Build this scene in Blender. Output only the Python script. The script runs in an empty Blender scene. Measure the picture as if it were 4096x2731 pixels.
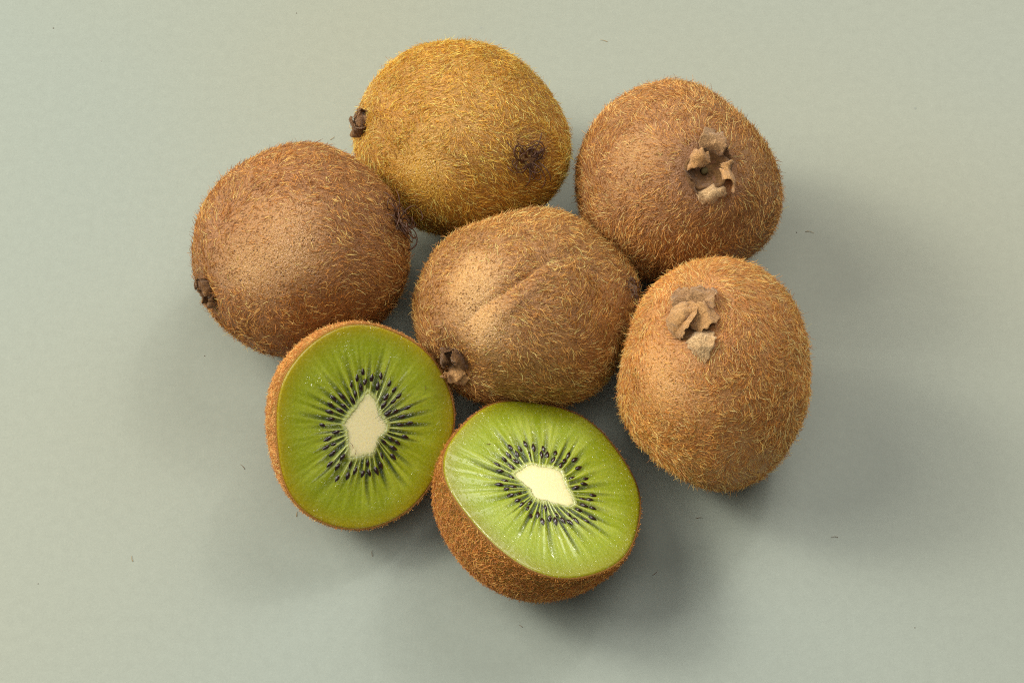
import bpy, math, mathutils
import numpy as np

# ------------------------------------------------------------------ camera, light, exposure
scene = bpy.context.scene
CM = 0.01                                   # everything below is written in centimetres
R = math.radians

cam_d = bpy.data.cameras.new("camera")
cam_d.sensor_width = 36.0
cam_d.lens = 85.0
cam_d.clip_start = 0.01
cam_d.clip_end = 20.0
cam = bpy.data.objects.new("camera", cam_d)
scene.collection.objects.link(cam)
cam.location = (0.0, -29.0886 * CM, 53.9772 * CM)
cam.rotation_euler = (R(90 - 61.0), 0, 0)
scene.camera = cam

world = bpy.data.worlds.new("World")
scene.world = world
world.use_nodes = True
bg = world.node_tree.nodes["Background"]
bg.inputs["Color"].default_value = (1.0, 0.98, 0.95, 1)
bg.inputs["Strength"].default_value = 0.06


def area_light(name, loc, target, size, power, color):
    l = bpy.data.lights.new(name, 'AREA')
    l.shape = 'DISK'
    l.size = size
    l.energy = power
    l.color = color
    o = bpy.data.objects.new(name, l)
    scene.collection.objects.link(o)
    o.location = loc
    o.rotation_euler = (mathutils.Vector(target) - mathutils.Vector(loc)).to_track_quat('-Z', 'Y').to_euler()
    return o


# softboxes, two of them with a small lamp added in front for sparkle
area_light("key_softbox", (-1.15, 0.30, 0.98), (0, 0, 0.02), 1.25, 28.5, (1.0, 0.945, 0.84))
area_light("key_sparkle_lamp", (-1.13, 0.295, 0.963), (0, 0, 0.02), 0.36, 10.0, (1.0, 0.945, 0.84))
area_light("overhead_softbox", (0.05, -0.35, 1.50), (0, 0, 0.02), 1.1, 8.0, (1.0, 0.96, 0.90))
area_light("back_softbox", (0.50, 0.75, 1.10), (0, 0, 0.02), 0.9, 9.0, (1.0, 0.96, 0.90))
area_light("back_sparkle_lamp", (0.493, 0.74, 1.085), (0, 0, 0.02), 0.16, 2.3, (1.0, 0.96, 0.90))

scene.view_settings.view_transform = 'Standard'
scene.view_settings.look = 'None'
scene.view_settings.exposure = 0.0
scene.view_settings.gamma = 1.0
scene.view_settings.use_curve_mapping = False
scene.cycles.use_denoising = False
scene.cycles.max_bounces = 8
scene.cycles.transparent_max_bounces = 4
scene.cycles.filter_width = 1.1

rng = np.random.default_rng(11)


# ------------------------------------------------------------------ materials
def srgb(r, g, b):
    f = lambda c: c / 12.92 if c <= 0.04045 else ((c + 0.055) / 1.055) ** 2.4
    return (f(r / 255), f(g / 255), f(b / 255), 1.0)


class NT:
    def __init__(self, name):
        self.m = bpy.data.materials.new(name)
        self.m.use_nodes = True
        self.t = self.m.node_tree
        self.t.nodes.clear()
        self.out = self.n('ShaderNodeOutputMaterial')

    def n(self, kind, **kw):
        nd = self.t.nodes.new(kind)
        for k, v in kw.items():
            setattr(nd, k, v)
        return nd

    def l(self, a, b):
        self.t.links.new(a, b)

    def mix(self, fac, a, b, blend='MIX'):
        nd = self.n('ShaderNodeMix', data_type='RGBA', blend_type=blend)
        for sock, val in ((nd.inputs[0], fac), (nd.inputs[6], a), (nd.inputs[7], b)):
            if hasattr(val, 'is_linked'):
                self.l(val, sock)
            else:
                sock.default_value = val
        return nd.outputs[2]

    def math(self, op, a, b=0.0, clamp=False):
        nd = self.n('ShaderNodeMath', operation=op, use_clamp=clamp)
        for sock, val in ((nd.inputs[0], a), (nd.inputs[1], b)):
            if hasattr(val, 'is_linked'):
                self.l(val, sock)
            else:
                sock.default_value = val
        return nd.outputs[0]

    def noise(self, scale, detail=3.0, rough=0.55, vec=None):
        nd = self.n('ShaderNodeTexNoise')
        nd.inputs['Scale'].default_value = scale
        nd.inputs['Detail'].default_value = detail
        nd.inputs['Roughness'].default_value = rough
        if vec is not None:
            self.l(vec, nd.inputs['Vector'])
        return nd.outputs['Fac']

    def ramp(self, fac, stops):
        nd = self.n('ShaderNodeValToRGB')
        self.l(fac, nd.inputs[0])
        e = nd.color_ramp.elements
        while len(e) > 1:
            e.remove(e[0])
        e[0].position = stops[0][0]
        e[0].color = stops[0][1]
        for p, c in stops[1:]:
            k = e.new(p)
            k.color = c
        return nd.outputs[0]

    def attr(self, name):
        return self.n('ShaderNodeAttribute', attribute_name=name).outputs['Fac']

    def obj(self):
        return self.n('ShaderNodeTexCoord').outputs['Object']

    def bump(self, h, strength, dist):
        nd = self.n('ShaderNodeBump')
        nd.inputs['Strength'].default_value = strength
        nd.inputs['Distance'].default_value = dist
        self.l(h, nd.inputs['Height'])
        return nd.outputs[0]

    def bsdf(self, col, rough, spec=0.5, normal=None):
        nd = self.n('ShaderNodeBsdfPrincipled')
        for key, val in (('Base Color', col), ('Roughness', rough), ('Specular IOR Level', spec)):
            if hasattr(val, 'is_linked'):
                self.l(val, nd.inputs[key])
            else:
                nd.inputs[key].default_value = val
        if normal is not None:
            self.l(normal, nd.inputs['Normal'])
        return nd

    def done(self, sh):
        self.l(sh, self.out.inputs['Surface'])
        return self.m


def g3(v):
    return (v, v, v, 1)


def mat_table():
    t = NT("sage_painted_board")
    o = t.obj()
    broad = t.noise(4.0, 2.0, 0.5, o)
    fine = t.noise(1700.0, 3.0, 0.7, o)
    mid = t.noise(420.0, 3.0, 0.6, o)
    col = t.mix(t.ramp(broad, [(0.36, g3(0)), (0.62, g3(1))]), srgb(145, 149, 134), srgb(141, 150, 141))  # broad beige to aqua drift imitates warm and cool light on the board
    col = t.mix(0.10, col, t.ramp(fine, [(0.3, g3(0.30)), (0.7, g3(0.72))]), 'OVERLAY')
    col = t.mix(0.06, col, t.ramp(mid, [(0.3, g3(0.25)), (0.7, g3(0.75))]), 'OVERLAY')
    b = t.bsdf(col, 0.52, 0.35, t.bump(fine, 0.12, 0.0002))
    return t.done(b.outputs[0])


def mat_skin(name, light, dark, speck, rough=0.40, through=0.0):
    t = NT(name)
    o = t.obj()
    mott = t.noise(75.0, 4.0, 0.6, o)
    fine = t.noise(1500.0, 4.0, 0.7, o)
    grit = t.noise(3300.0, 2.0, 0.7, o)
    gate = t.noise(420.0, 3.0, 0.6, o)
    vor = t.n('ShaderNodeTexVoronoi')
    vor.inputs['Scale'].default_value = 1250.0
    t.l(o, vor.inputs['Vector'])
    col = t.mix(t.ramp(mott, [(0.36, g3(0)), (0.64, g3(1))]), light, dark)
    base_d = t.mix(0.6, dark, speck)
    col = t.mix(t.math('MULTIPLY', t.attr("worn"), 0.8), t.mix(0.8, col, base_d), light)  # brown skin under the hair, darkened further to imitate shade between strands
    col = t.mix(t.math('MULTIPLY', t.ramp(fine, [(0.45, g3(0)), (0.60, g3(1))]), 0.7), col, dark)
    col = t.mix(t.math('MULTIPLY', t.ramp(grit, [(0.52, g3(0)), (0.66, g3(1))]), 0.5), col, speck)
    sp = t.math('MULTIPLY', t.ramp(vor.outputs['Distance'], [(0.14, g3(1)), (0.36, g3(0))]), t.ramp(gate, [(0.42, g3(0)), (0.58, g3(1))]))
    col = t.mix(t.math('MULTIPLY', sp, 0.85), col, speck)
    col = t.mix(t.attr("shoulder"), col, speck)
    hgt = t.math('SUBTRACT', t.math('ADD', fine, t.math('MULTIPLY', grit, 0.5)), t.math('MULTIPLY', sp, 0.5))
    rg = t.math('SUBTRACT', rough + 0.12, t.math('MULTIPLY', t.attr("worn"), 0.22))
    b = t.bsdf(col, rg, 0.85, t.bump(hgt, 0.7, 0.0007))
    if through:
        tr = t.n('ShaderNodeBsdfTranslucent')
        tr.inputs['Color'].default_value = (0.95, 0.72, 0.30, 1)
        mx = t.n('ShaderNodeMixShader')
        mx.inputs[0].default_value = through
        t.l(b.outputs[0], mx.inputs[1])
        t.l(tr.outputs[0], mx.inputs[2])
        return t.done(mx.outputs[0])
    return t.done(b.outputs[0])


def mat_hair(name, stops, trans=0.28, rough=0.38):
    t = NT(name)
    hi = t.n('ShaderNodeHairInfo')
    col = t.ramp(hi.outputs['Random'], stops)
    pat = t.ramp(t.noise(110.0, 3.0, 0.6, t.obj()), [(0.36, g3(0.80)), (0.60, g3(1.0))])
    col = t.mix(1.0, col, pat, 'MULTIPLY')
    b = t.bsdf(col, rough, 0.6)
    tr = t.n('ShaderNodeBsdfTranslucent')
    t.l(col, tr.inputs['Color'])
    mx = t.n('ShaderNodeMixShader')
    mx.inputs[0].default_value = trans
    t.l(b.outputs[0], mx.inputs[1])
    t.l(tr.outputs[0], mx.inputs[2])
    return t.done(mx.outputs[0])


def mat_felt(name, a, b_):
    t = NT(name)
    o = t.obj()
    f = t.noise(1700.0, 3.0, 0.7, o)
    m = t.noise(260.0, 3.0, 0.6, o)
    col = t.mix(t.ramp(m, [(0.35, g3(0)), (0.65, g3(1))]), a, b_)
    col = t.mix(t.ramp(f, [(0.40, g3(0.42)), (0.60, g3(0))]), col, srgb(84, 58, 36))
    b = t.bsdf(col, 0.85, 0.15, t.bump(f, 0.8, 0.0008))
    b.inputs['Sheen Weight'].default_value = 0.3
    return t.done(b.outputs[0])


def mat_plain(name, col, rough, spec=0.5, var=0.35):
    t = NT(name)
    f = t.noise(900.0, 3.0, 0.6, t.obj())
    c2 = tuple(x * (1 - var) for x in col[:3]) + (1,)
    b = t.bsdf(t.mix(f, col, c2), rough, spec, t.bump(f, 0.3, 0.0003))
    return t.done(b.outputs[0])


def mat_flesh(name, c1, c2, cs, ce, wet0):
    t = NT(name)
    o = t.obj()
    n1 = t.noise(220.0, 3.0, 0.6, o)
    n2 = t.noise(1500.0, 2.0, 0.6, o)
    n3 = t.noise(3200.0, 2.0, 0.7, o)
    outer = t.mix(n1, c1, c2)
    outer = t.mix(t.attr("streak"), outer, cs)
    outer = t.mix(t.attr("edge"), outer, ce)
    col = t.mix(t.attr("locule"), outer, srgb(42, 62, 10))
    col = t.mix(t.attr("ray"), col, srgb(198, 204, 128))
    col = t.mix(t.math('MULTIPLY', t.ramp(n2, [(0.45, g3(0)), (0.7, g3(1))]), 0.14), col, srgb(205, 215, 130))
    nrm = t.bump(t.math('ADD', n2, t.math('MULTIPLY', n3, 0.4)), 0.18, 0.0005)
    b = t.bsdf(col, 0.36, 0.45, nrm)
    b.inputs['Subsurface Weight'].default_value = 0.55
    b.inputs['Subsurface Radius'].default_value = (0.9, 0.8, 0.10)
    b.inputs['Subsurface Scale'].default_value = 0.007
    b.inputs['Coat Weight'].default_value = 0.75
    b.inputs['Coat Roughness'].default_value = 0.07
    gate = t.ramp(t.noise(170.0, 2.0, 0.6, o), [(wet0, g3(0)), (wet0 + 0.14, g3(1))])
    drops = t.math('MULTIPLY', t.ramp(t.noise(1000.0, 2.0, 0.6, o), [(0.56, g3(0)), (0.72, g3(1))]), gate)
    jelly = t.math('MULTIPLY', t.noise(700.0, 2.0, 0.5, o), t.attr("locule"))
    wet = t.bump(t.math('ADD', drops, t.math('MULTIPLY', jelly, 3.0)), 0.7, 0.0009)
    t.l(wet, b.inputs['Coat Normal'])
    return t.done(b.outputs[0])


def mat_core():
    t = NT("kiwi_core")
    o = t.obj()
    f = t.noise(1500.0, 3.0, 0.6, o)
    col = t.mix(f, srgb(246, 238, 190), srgb(236, 224, 164))
    col = t.mix(t.attr("rim"), col, srgb(198, 204, 128))
    b = t.bsdf(col, 0.42, 0.45, t.bump(f, 0.12, 0.0003))
    b.inputs['Subsurface Weight'].default_value = 0.35
    b.inputs['Subsurface Radius'].default_value = (1.0, 0.9, 0.5)
    b.inputs['Subsurface Scale'].default_value = 0.002
    return t.done(b.outputs[0])


def mat_seed():
    t = NT("kiwi_seed")
    f = t.noise(1800.0, 2.0, 0.6, t.obj())
    b = t.bsdf(t.mix(f, srgb(46, 26, 22), srgb(20, 11, 12)), 0.28, 0.5, t.bump(f, 0.35, 0.0003))
    b.inputs['Coat Weight'].default_value = 0.8
    b.inputs['Coat Roughness'].default_value = 0.06
    return t.done(b.outputs[0])


# ------------------------------------------------------------------ helpers
def link(name, data, parent=None, mat=None):
    o = bpy.data.objects.new(name, data)
    scene.collection.objects.link(o)
    if parent is not None:
        o.parent = parent
    if mat is not None:
        data.materials.append(mat)
    return o


def mesh(name, verts, faces, mat, parent=None, smooth=True, attrs=None):
    """verts in cm relative to the parent's origin."""
    me = bpy.data.meshes.new(name)
    me.from_pydata((np.asarray(verts) * CM).tolist(), [], [tuple(int(i) for i in f) for f in faces])
    if smooth:
        me.shade_smooth()
    for k, v in (attrs or {}).items():
        a = me.attributes.new(k, 'FLOAT', 'POINT')
        a.data.foreach_set('value', np.asarray(v, np.float32))
    me.update()
    return link(name, me, parent, mat)


def tag(o, label=None, cat=None, group=None, kind=None):
    for k, v in (("label", label), ("category", cat), ("group", group), ("kind", kind)):
        if v:
            o[k] = v
    return o


def thing(name, loc_cm, label, cat, group=None):
    o = bpy.data.objects.new(name, None)
    o.empty_display_size = 0.01
    scene.collection.objects.link(o)
    o.location = tuple(c * CM for c in loc_cm)
    return tag(o, label, cat, group)


def unit(v):
    v = np.asarray(v, float)
    return v / np.maximum(np.linalg.norm(v, axis=-1, keepdims=True), 1e-9)


def waves(p, seed, freq, n=10):
    """smooth random field in about -1..1"""
    g = np.random.default_rng(seed)
    k = unit(g.normal(size=(n, 3))) * freq * g.uniform(0.6, 1.5, (n, 1))
    ph = g.uniform(0, 6.283, n)
    return np.sin(np.asarray(p) @ k.T + ph).sum(-1) / math.sqrt(n / 2) / 1.6


def hair_strands(name, root, nrm, flow, length, lift, curl, rad, mat, parent, npt=5, seed=0, bow=0.55, clear=0.012):
    """real strands: each a short tapering curve rooted in the surface, in cm"""
    g = np.random.default_rng(seed)
    N = len(root)
    nrm = unit(nrm)
    length = np.broadcast_to(length, N)
    lift = np.broadcast_to(lift, N)
    rad = np.broadcast_to(rad, N)
    d = unit(flow + nrm * lift[:, None])
    cv = g.normal(size=(N, 3))
    cv -= (cv * nrm).sum(1, keepdims=True) * nrm * 0.7
    cv = unit(cv) * (np.abs(g.normal(size=(N, 1))) * curl) * .9
    cv -= nrm * (lift[:, None] * bow)
    P = np.zeros((N, npt, 3))
    p = root - nrm * 0.004
    P[:, 0] = p
    st = length / (npt - 1)
    wob = g.normal(size=(N, npt, 3)) * 0.13
    for i in range(1, npt):
        d = unit(d + cv / (npt - 1) + wob[:, i])
        p = p + d * st[:, None]
        q = p - root
        h = (q * nrm).sum(1)
        tt = np.maximum((q * q).sum(1) - h * h, 0)
        h2 = h + tt / 5.2
        p = p + nrm * np.maximum(0, clear - h2)[:, None]
        P[:, i] = p
    prof = np.linspace(1.0, 0.35, npt)
    hc = bpy.data.hair_curves.new(name)
    hc.add_curves([npt] * N)
    hc.attributes['position'].data.foreach_set('vector', (P * CM).astype(np.float32).ravel())
    ra = hc.attributes.get('radius') or hc.attributes.new('radius', 'FLOAT', 'POINT')
    ra.data.foreach_set('value', ((rad[:, None] * prof) * CM).astype(np.float32).ravel())
    o = link(name, hc, parent, mat)
    o["kind"] = "stuff"
    return o


def tube(path, rads, sides=6, flat=1.0):
    path = np.asarray(path, float)
    n = len(path)
    tg = unit(np.gradient(path, axis=0))
    ref = np.array([0.3, 0.2, 0.93])
    V = []
    for i in range(n):
        a = unit(np.cross(tg[i], ref))
        b = np.cross(tg[i], a)
        for k in range(sides):
            an = 2 * math.pi * k / sides
            V.append(path[i] + rads[i] * (math.cos(an) * a * flat + math.sin(an) * b))
    Fc = []
    for i in range(n - 1):
        for k in range(sides):
            k2 = (k + 1) % sides
            Fc.append((i * sides + k, i * sides + k2, (i + 1) * sides + k2, (i + 1) * sides + k))
    Fc.append(tuple(range(sides))[::-1])
    Fc.append(tuple((n - 1) * sides + k for k in range(sides)))
    return np.array(V), Fc


def catmull(pts, n):
    pts = np.asarray(pts, float)
    P = np.vstack([2 * pts[0] - pts[1], pts, 2 * pts[-1] - pts[-2]])
    out = []
    for u in np.linspace(0, len(pts) - 1 - 1e-6, n):
        i = int(u)
        f = u - i
        p0, p1, p2, p3 = P[i:i + 4]
        out.append(0.5 * (2 * p1 + (p2 - p0) * f + (2 * p0 - 5 * p1 + 4 * p2 - p3) * f * f + (3 * p1 - p0 - 3 * p2 + p3) * f ** 3))
    return np.array(out)


# ------------------------------------------------------------------ the setting
M_TABLE = mat_table()
tw, td, th = 90.0, 70.0, 2.0
table = mesh("tabletop", [(-tw, -td, 0), (tw, -td, 0), (tw, td, 0), (-tw, td, 0), (-tw, -td, -th), (tw, -td, -th), (tw, td, -th), (-tw, td, -th)],
             [(0, 1, 2, 3), (7, 6, 5, 4), (0, 4, 5, 1), (1, 5, 6, 2), (2, 6, 7, 3), (3, 7, 4, 0)], M_TABLE, smooth=False)
tag(table, "pale sage green painted table surface under the kiwis", "table", kind="structure")

# ------------------------------------------------------------------ whole kiwis
WHOLE = {
    'k1': {'loc': [-1.2705, 5.3505, 2.5517], 'coef': [-0.00437, -0.00802, -0.02306, -0.04185, -0.02228, -0.01242, -0.04856, -0.1235, -0.13281, -0.1046, -0.10241, -0.10296, -0.04929, 0.09777, -0.08179, -0.01264, -0.01216, -0.00376, -0.10713, -0.16033, -0.01557, 2.53463, -0.14918, 7.6088, -0.31317, 7.59148, -0.15744, 2.53377, 0.14509, -0.19965, 0.35854, -0.44221, 0.21038, -0.20982, 7.73563, -0.35392, 15.64838, -0.25354, 7.78068, 0.25411, -0.6115, 0.31024, -0.5986, 7.88655, -0.36231, 7.87959, 0.17198, -0.31084, 2.71236], 'axis': [0.8884, -0.4021, 0.2215], 'cal': [-0.9667, 0.0185, 0.2552], 'sti': [0.6014, -0.592, 0.5365]},
    'k2': {'loc': [-5.2336, 1.9727, 2.6158], 'coef': [-0.00225, -0.00057, 0.00082, -0.00293, 0.00536, -0.0036, -0.00127, -0.02263, -0.02324, -0.00945, -0.03701, -0.08053, -0.14145, -0.11704, -0.13637, 0.00498, -0.03215, 0.00125, -0.02114, -0.0339, 0.00957, 2.61121, 0.0225, 7.83742, 0.07422, 7.83732, 0.03999, 2.61691, 0.09949, 0.19053, 0.38853, 0.1824, 0.22336, 0.12025, 7.88482, -0.00587, 15.61277, -0.02343, 7.72372, -0.01543, -0.14817, 0.14297, -0.12432, 7.95293, 0.07237, 7.98875, 0.04626, -0.0364, 2.6676], 'axis': [0.9286, 0.2949, 0.2252], 'cal': [-0.8507, -0.5099, 0.1278], 'sti': [0.905, 0.0445, 0.4232]},
    'k3': {'loc': [4.2115, 3.8777, 2.8057], 'coef': [-0.01733, -0.01702, -0.01167, -0.03305, -0.01212, -0.00276, -0.15468, -0.28184, -0.22692, -0.17039, -0.19358, -0.24365, -0.29507, -0.11166, -0.31221, -0.12054, -0.16033, -0.18234, -0.11932, -0.16432, -0.04994, 2.76268, -0.3608, 8.16488, -0.65031, 7.95143, -0.27849, 2.57412, 0.07442, -0.22884, 0.25384, -0.49656, 0.12542, -0.15661, 7.93592, -0.84541, 15.5158, -0.805, 7.5378, 0.02244, -0.51047, 0.19994, -0.51541, 7.81003, -0.25779, 7.66507, -0.00026, -0.2569, 2.52], 'axis': [-0.2212, 0.4728, -0.853], 'cal': [0.1726, -0.4539, 0.8742], 'sti': None},
    'k4': {'loc': [0.3986, 0.4065, 2.4769], 'coef': [-0.00523, -0.00924, 0.00272, 0.02289, 0.02839, -0.00038, 0.02505, 0.12656, 0.17551, 0.19403, 0.12212, -0.08422, -0.30623, -0.45603, -0.3192, -0.15355, -0.15214, -0.25901, 0.07158, 0.11999, -0.03205, 2.46161, -0.14182, 7.38682, -0.31651, 7.38274, -0.17669, 2.47307, -0.14357, 0.12341, -0.13381, 0.47617, 0.11661, 0.19014, 7.6462, -0.14891, 15.54435, -0.06618, 7.86705, -0.38724, -0.20395, -1.04986, -0.17645, 7.80809, -0.2753, 7.85765, -0.07633, 0.32571, 2.73791], 'axis': [0.8533, 0.5211, -0.016], 'cal': [-0.661, -0.7011, 0.2675], 'sti': [0.9449, 0.0095, 0.3272]},
    'k5': {'loc': [4.8508, -1.6832, 2.9208], 'coef': [0.00716, 0.02097, 0.00802, -0.03392, -0.02329, -0.01267, 0.08093, 0.26535, 0.31437, 0.16275, 0.1916, -0.04217, 0.05502, 0.28285, 0.13091, -0.01181, 0.00957, 0.04242, -0.07779, -0.16031, 0.02139, 2.89608, 0.35899, 8.26543, 0.63666, 7.90415, 0.2773, 2.54719, -0.28313, -0.18457, -0.63839, 0.08867, -0.19909, -0.01052, 7.87193, 0.38797, 14.96452, 0.5101, 7.11768, -0.13019, 0.30834, -0.50748, 0.23714, 7.27673, 0.14788, 6.97663, -0.06244, 0.21537, 2.25052], 'axis': [0.2216, -0.1574, -0.9624], 'cal': [-0.2479, -0.0349, 0.9682], 'sti': None},
}
HALF = {
    'h1': {'c': [-3.5089, -2.9522, 2.7344], 'ex': [0.91369, 0.0, -0.40641], 'ey': [0.22751, 0.82862, 0.51149], 'n': [0.33676, -0.55981, 0.75711], 'h': 2.8, 'p': 2.3, 'a': [4.6885, 0.0554, -0.1233, -0.029, -0.01, 0.0075, 0.008, 0.0009, -0.0023], 'b': [-0.0, 0.0153, -0.0447, -0.055, 0.0042, -0.0175, -0.0014, -0.0093, 0.0042], 'core': [[-0.156, 0.839], [-0.049, 0.772], [0.08, 0.692], [0.181, 0.5], [0.291, 0.346], [0.524, 0.144], [0.512, -0.035], [0.369, -0.203], [0.357, -0.381], [0.326, -0.634], [0.155, -0.683], [-0.042, -0.773], [-0.213, -0.822], [-0.3, -0.61], [-0.373, -0.378], [-0.439, -0.18], [-0.558, -0.062], [-0.484, 0.162], [-0.359, 0.396], [-0.251, 0.627]], 'seeds': [[-0.373, 1.258], [-0.275, 1.061], [-0.487, 1.082], [-0.133, 1.166], [0.075, 1.259], [-0.604, 0.919], [-0.439, 0.731], [-0.747, 0.594], [-0.972, 0.341], [-0.97, 0.18], [-0.726, 0.266], [-1.076, -0.161], [-0.699, -0.275], [-0.705, -0.58], [-0.666, -0.79], [-0.412, -0.824], [-0.469, -1.069], [-0.405, -1.338], [-0.161, -1.252], [0.186, -1.118], [0.347, -1.071], [0.503, -0.989], [0.593, -0.859], [0.548, -0.61], [0.796, -0.377], [0.838, -0.581], [1.014, -0.056], [0.693, -0.177], [1.034, 0.287], [0.822, 0.201], [0.817, 0.404], [0.63, 0.509], [0.458, 0.413], [0.515, 0.713], [0.321, 0.802], [0.473, 0.99], [0.06, 1.004], [-0.685, 0.396], [0.872, -0.232], [-0.884, 0.015]]},
    'h2': {'c': [0.6934, -4.5484, 2.5847], 'ex': [0.93283, 0.0, -0.36031], 'ey': [-0.06946, 0.98124, -0.17983], 'n': [0.35355, 0.19278, 0.91533], 'h': 2.5, 'p': 2.3, 'a': [5.0006, -0.1146, -0.0373, 0.0512, 0.0314, 0.0181, 0.0148, -0.0023, 0.0002], 'b': [-0.0, -0.1298, -0.008, -0.0216, -0.0068, 0.0075, 0.0007, -0.0166, 0.0053], 'core': [[-0.214, 0.697], [0.034, 0.663], [0.358, 0.686], [0.568, 0.624], [0.602, 0.403], [0.671, 0.17], [0.776, -0.055], [0.826, -0.29], [0.655, -0.403], [0.409, -0.369], [0.093, -0.327], [-0.189, -0.32], [-0.31, -0.059], [-0.509, 0.106], [-0.707, 0.292], [-0.48, 0.48]], 'seeds': [[-0.718, 1.095], [-0.465, 1.091], [-0.331, 1.248], [-0.117, 1.191], [-0.553, 0.92], [-0.766, 0.836], [-0.612, 0.709], [-0.894, 0.686], [-1.036, 0.33], [0.071, 1.024], [0.228, 1.055], [0.446, 1.162], [0.367, 0.916], [0.78, 1.165], [0.672, 0.977], [0.932, 1.049], [1.008, 0.814], [0.807, 0.476], [1.109, 0.357], [0.884, 0.219], [-1.086, -0.079], [-0.734, -0.068], [-0.924, -0.178], [-0.657, -0.449], [-0.552, -0.542], [-0.397, -0.625], [-0.343, -0.831], [-0.161, -0.758], [-0.057, -0.938], [0.123, -0.845], [0.319, -0.66], [0.269, -0.878], [0.464, -0.822], [0.634, -0.83], [0.802, -0.739], [1.042, -0.086], [1.204, -0.076], [1.043, -0.257], [1.283, -0.297], [1.225, -0.6], [-1.097, 0.502], [1.09, -0.706]]},
}


def monos(v, deg=6):
    x, y, z = v.T
    cols = []
    for n in (deg - 1, deg):
        for i in range(n + 1):
            for j in range(n + 1 - i):
                cols.append(x ** i * y ** j * z ** (n - i - j))
    return np.stack(cols, -1)


def ico(sub):
    import bmesh
    bm = bmesh.new()
    bmesh.ops.create_icosphere(bm, subdivisions=sub, radius=1.0)
    V = np.array([v.co[:] for v in bm.verts])
    Fc = [[v.index for v in f.verts] for f in bm.faces]
    bm.free()
    return unit(V), Fc


ICO_V, ICO_F = ico(7)

ST = lambda *s: [(p, srgb(*c)) for p, c in s]
M_SEED = mat_seed()
M_FLESH = {'h1': mat_flesh('flesh_olive', srgb(154, 166, 14), srgb(138, 154, 10), srgb(190, 202, 70), srgb(168, 148, 4), 0.52),
           'h2': mat_flesh('flesh_bright', srgb(156, 174, 30), srgb(140, 160, 20), srgb(198, 210, 98), srgb(142, 138, 8), 0.36)}
M_CORE = mat_core()
M_STYLE = mat_plain("dried_style", srgb(96, 60, 38), 0.5, 0.5, 0.6)
M_STUB = mat_plain("stalk_scar", srgb(92, 78, 42), 0.8, 0.3, 0.5)
M_SEPAL = [mat_felt("sepal_tan", srgb(208, 162, 104), srgb(182, 136, 82)),
           mat_felt("sepal_pale", srgb(222, 188, 138), srgb(200, 160, 108)),
           mat_felt("sepal_brown", srgb(140, 102, 56), srgb(108, 74, 38)),
           mat_felt("sepal_dusty", srgb(190, 150, 102), srgb(160, 122, 80))]
M_FELT = [mat_hair("felt_tan", ST((0, (182, 134, 82)), (1, (238, 196, 134))), 0.3, 0.7),
          mat_hair("felt_pale", ST((0, (196, 156, 106)), (1, (244, 212, 160))), 0.3, 0.7),
          mat_hair("felt_brown", ST((0, (100, 68, 40)), (1, (160, 116, 72))), 0.3, 0.7),
          mat_hair("felt_dusty", ST((0, (156, 114, 74)), (1, (216, 174, 122))), 0.3, 0.7)]

LOOK = {
    'k1': dict(light=srgb(223, 176, 66), dark=srgb(196, 141, 46), speck=srgb(133, 85, 28),
               hair=ST((0, (167, 111, 35)), (0.4, (231, 170, 59)), (0.75, (255, 218, 91)), (1, (255, 255, 156))), n=24000, under=20000, lon=0.205),
    'k2': dict(light=srgb(208, 158, 89), dark=srgb(174, 117, 59), speck=srgb(106, 62, 27),
               hair=ST((0, (132, 79, 34)), (0.4, (191, 126, 58)), (0.75, (246, 180, 90)), (1, (255, 237, 148))), n=17500, under=20000, lon=0.205),
    'k3': dict(light=srgb(208, 159, 94), dark=srgb(174, 120, 62), speck=srgb(110, 65, 30),
               hair=ST((0, (138, 85, 38)), (0.4, (200, 137, 68)), (0.75, (255, 192, 103)), (1, (255, 242, 159))), n=24000, under=20000, lon=0.205),
    'k4': dict(light=srgb(220, 173, 104), dark=srgb(183, 130, 68), speck=srgb(111, 67, 30),
               hair=ST((0, (140, 87, 40)), (0.4, (205, 145, 71)), (0.75, (255, 200, 108)), (1, (255, 248, 161))), n=21500, under=20000, lon=0.195),
    'k5': dict(light=srgb(236, 178, 106), dark=srgb(212, 150, 78), speck=srgb(142, 85, 39),
               hair=ST((0, (171, 104, 45)), (0.4, (235, 163, 78)), (0.75, (255, 212, 115)), (1, (255, 240, 167))), n=24000, under=20000, lon=0.205),
}
# worn patches where the hairs have rubbed off: direction from the fruit's centre, angular radius, strength
WORN = {
    'k1': [((-.338, -.672, 0.55), .34, 0.55), ((-.129, -.498, 0.72), .3, 0.38)],
    'k2': [((-.07, -.376, 0.78), .42, 0.77), ((-.345, -.479, 0.68), .42, 0.71)],
    'k3': [((-.432, -.167, 0.74), .26, 0.63), ((-.564, -.393, 0.61), .25, 0.34)],
    'k4': [((-.475, -.201, 0.72), .36, 0.80), ((-.351, -.522, 0.65), .30, 0.77)],
    'k5': [((-.454, -.343, 0.69), .34, 0.80), ((-.293, -.334, 0.75), .25, 0.67)],
}
GROOVE = {'k4': [(-.64, -.55, .53), (-.55, -.517, .656), (-.412, -.436, .8), (-.237, -.359, .903), (-.077, -.245, .965), (.12, -.10, .98), (.36, .05, .93)]}
DIP = {'k1': .10, 'k2': .10, 'k3': .17, 'k4': .16, 'k5': .12}


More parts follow.
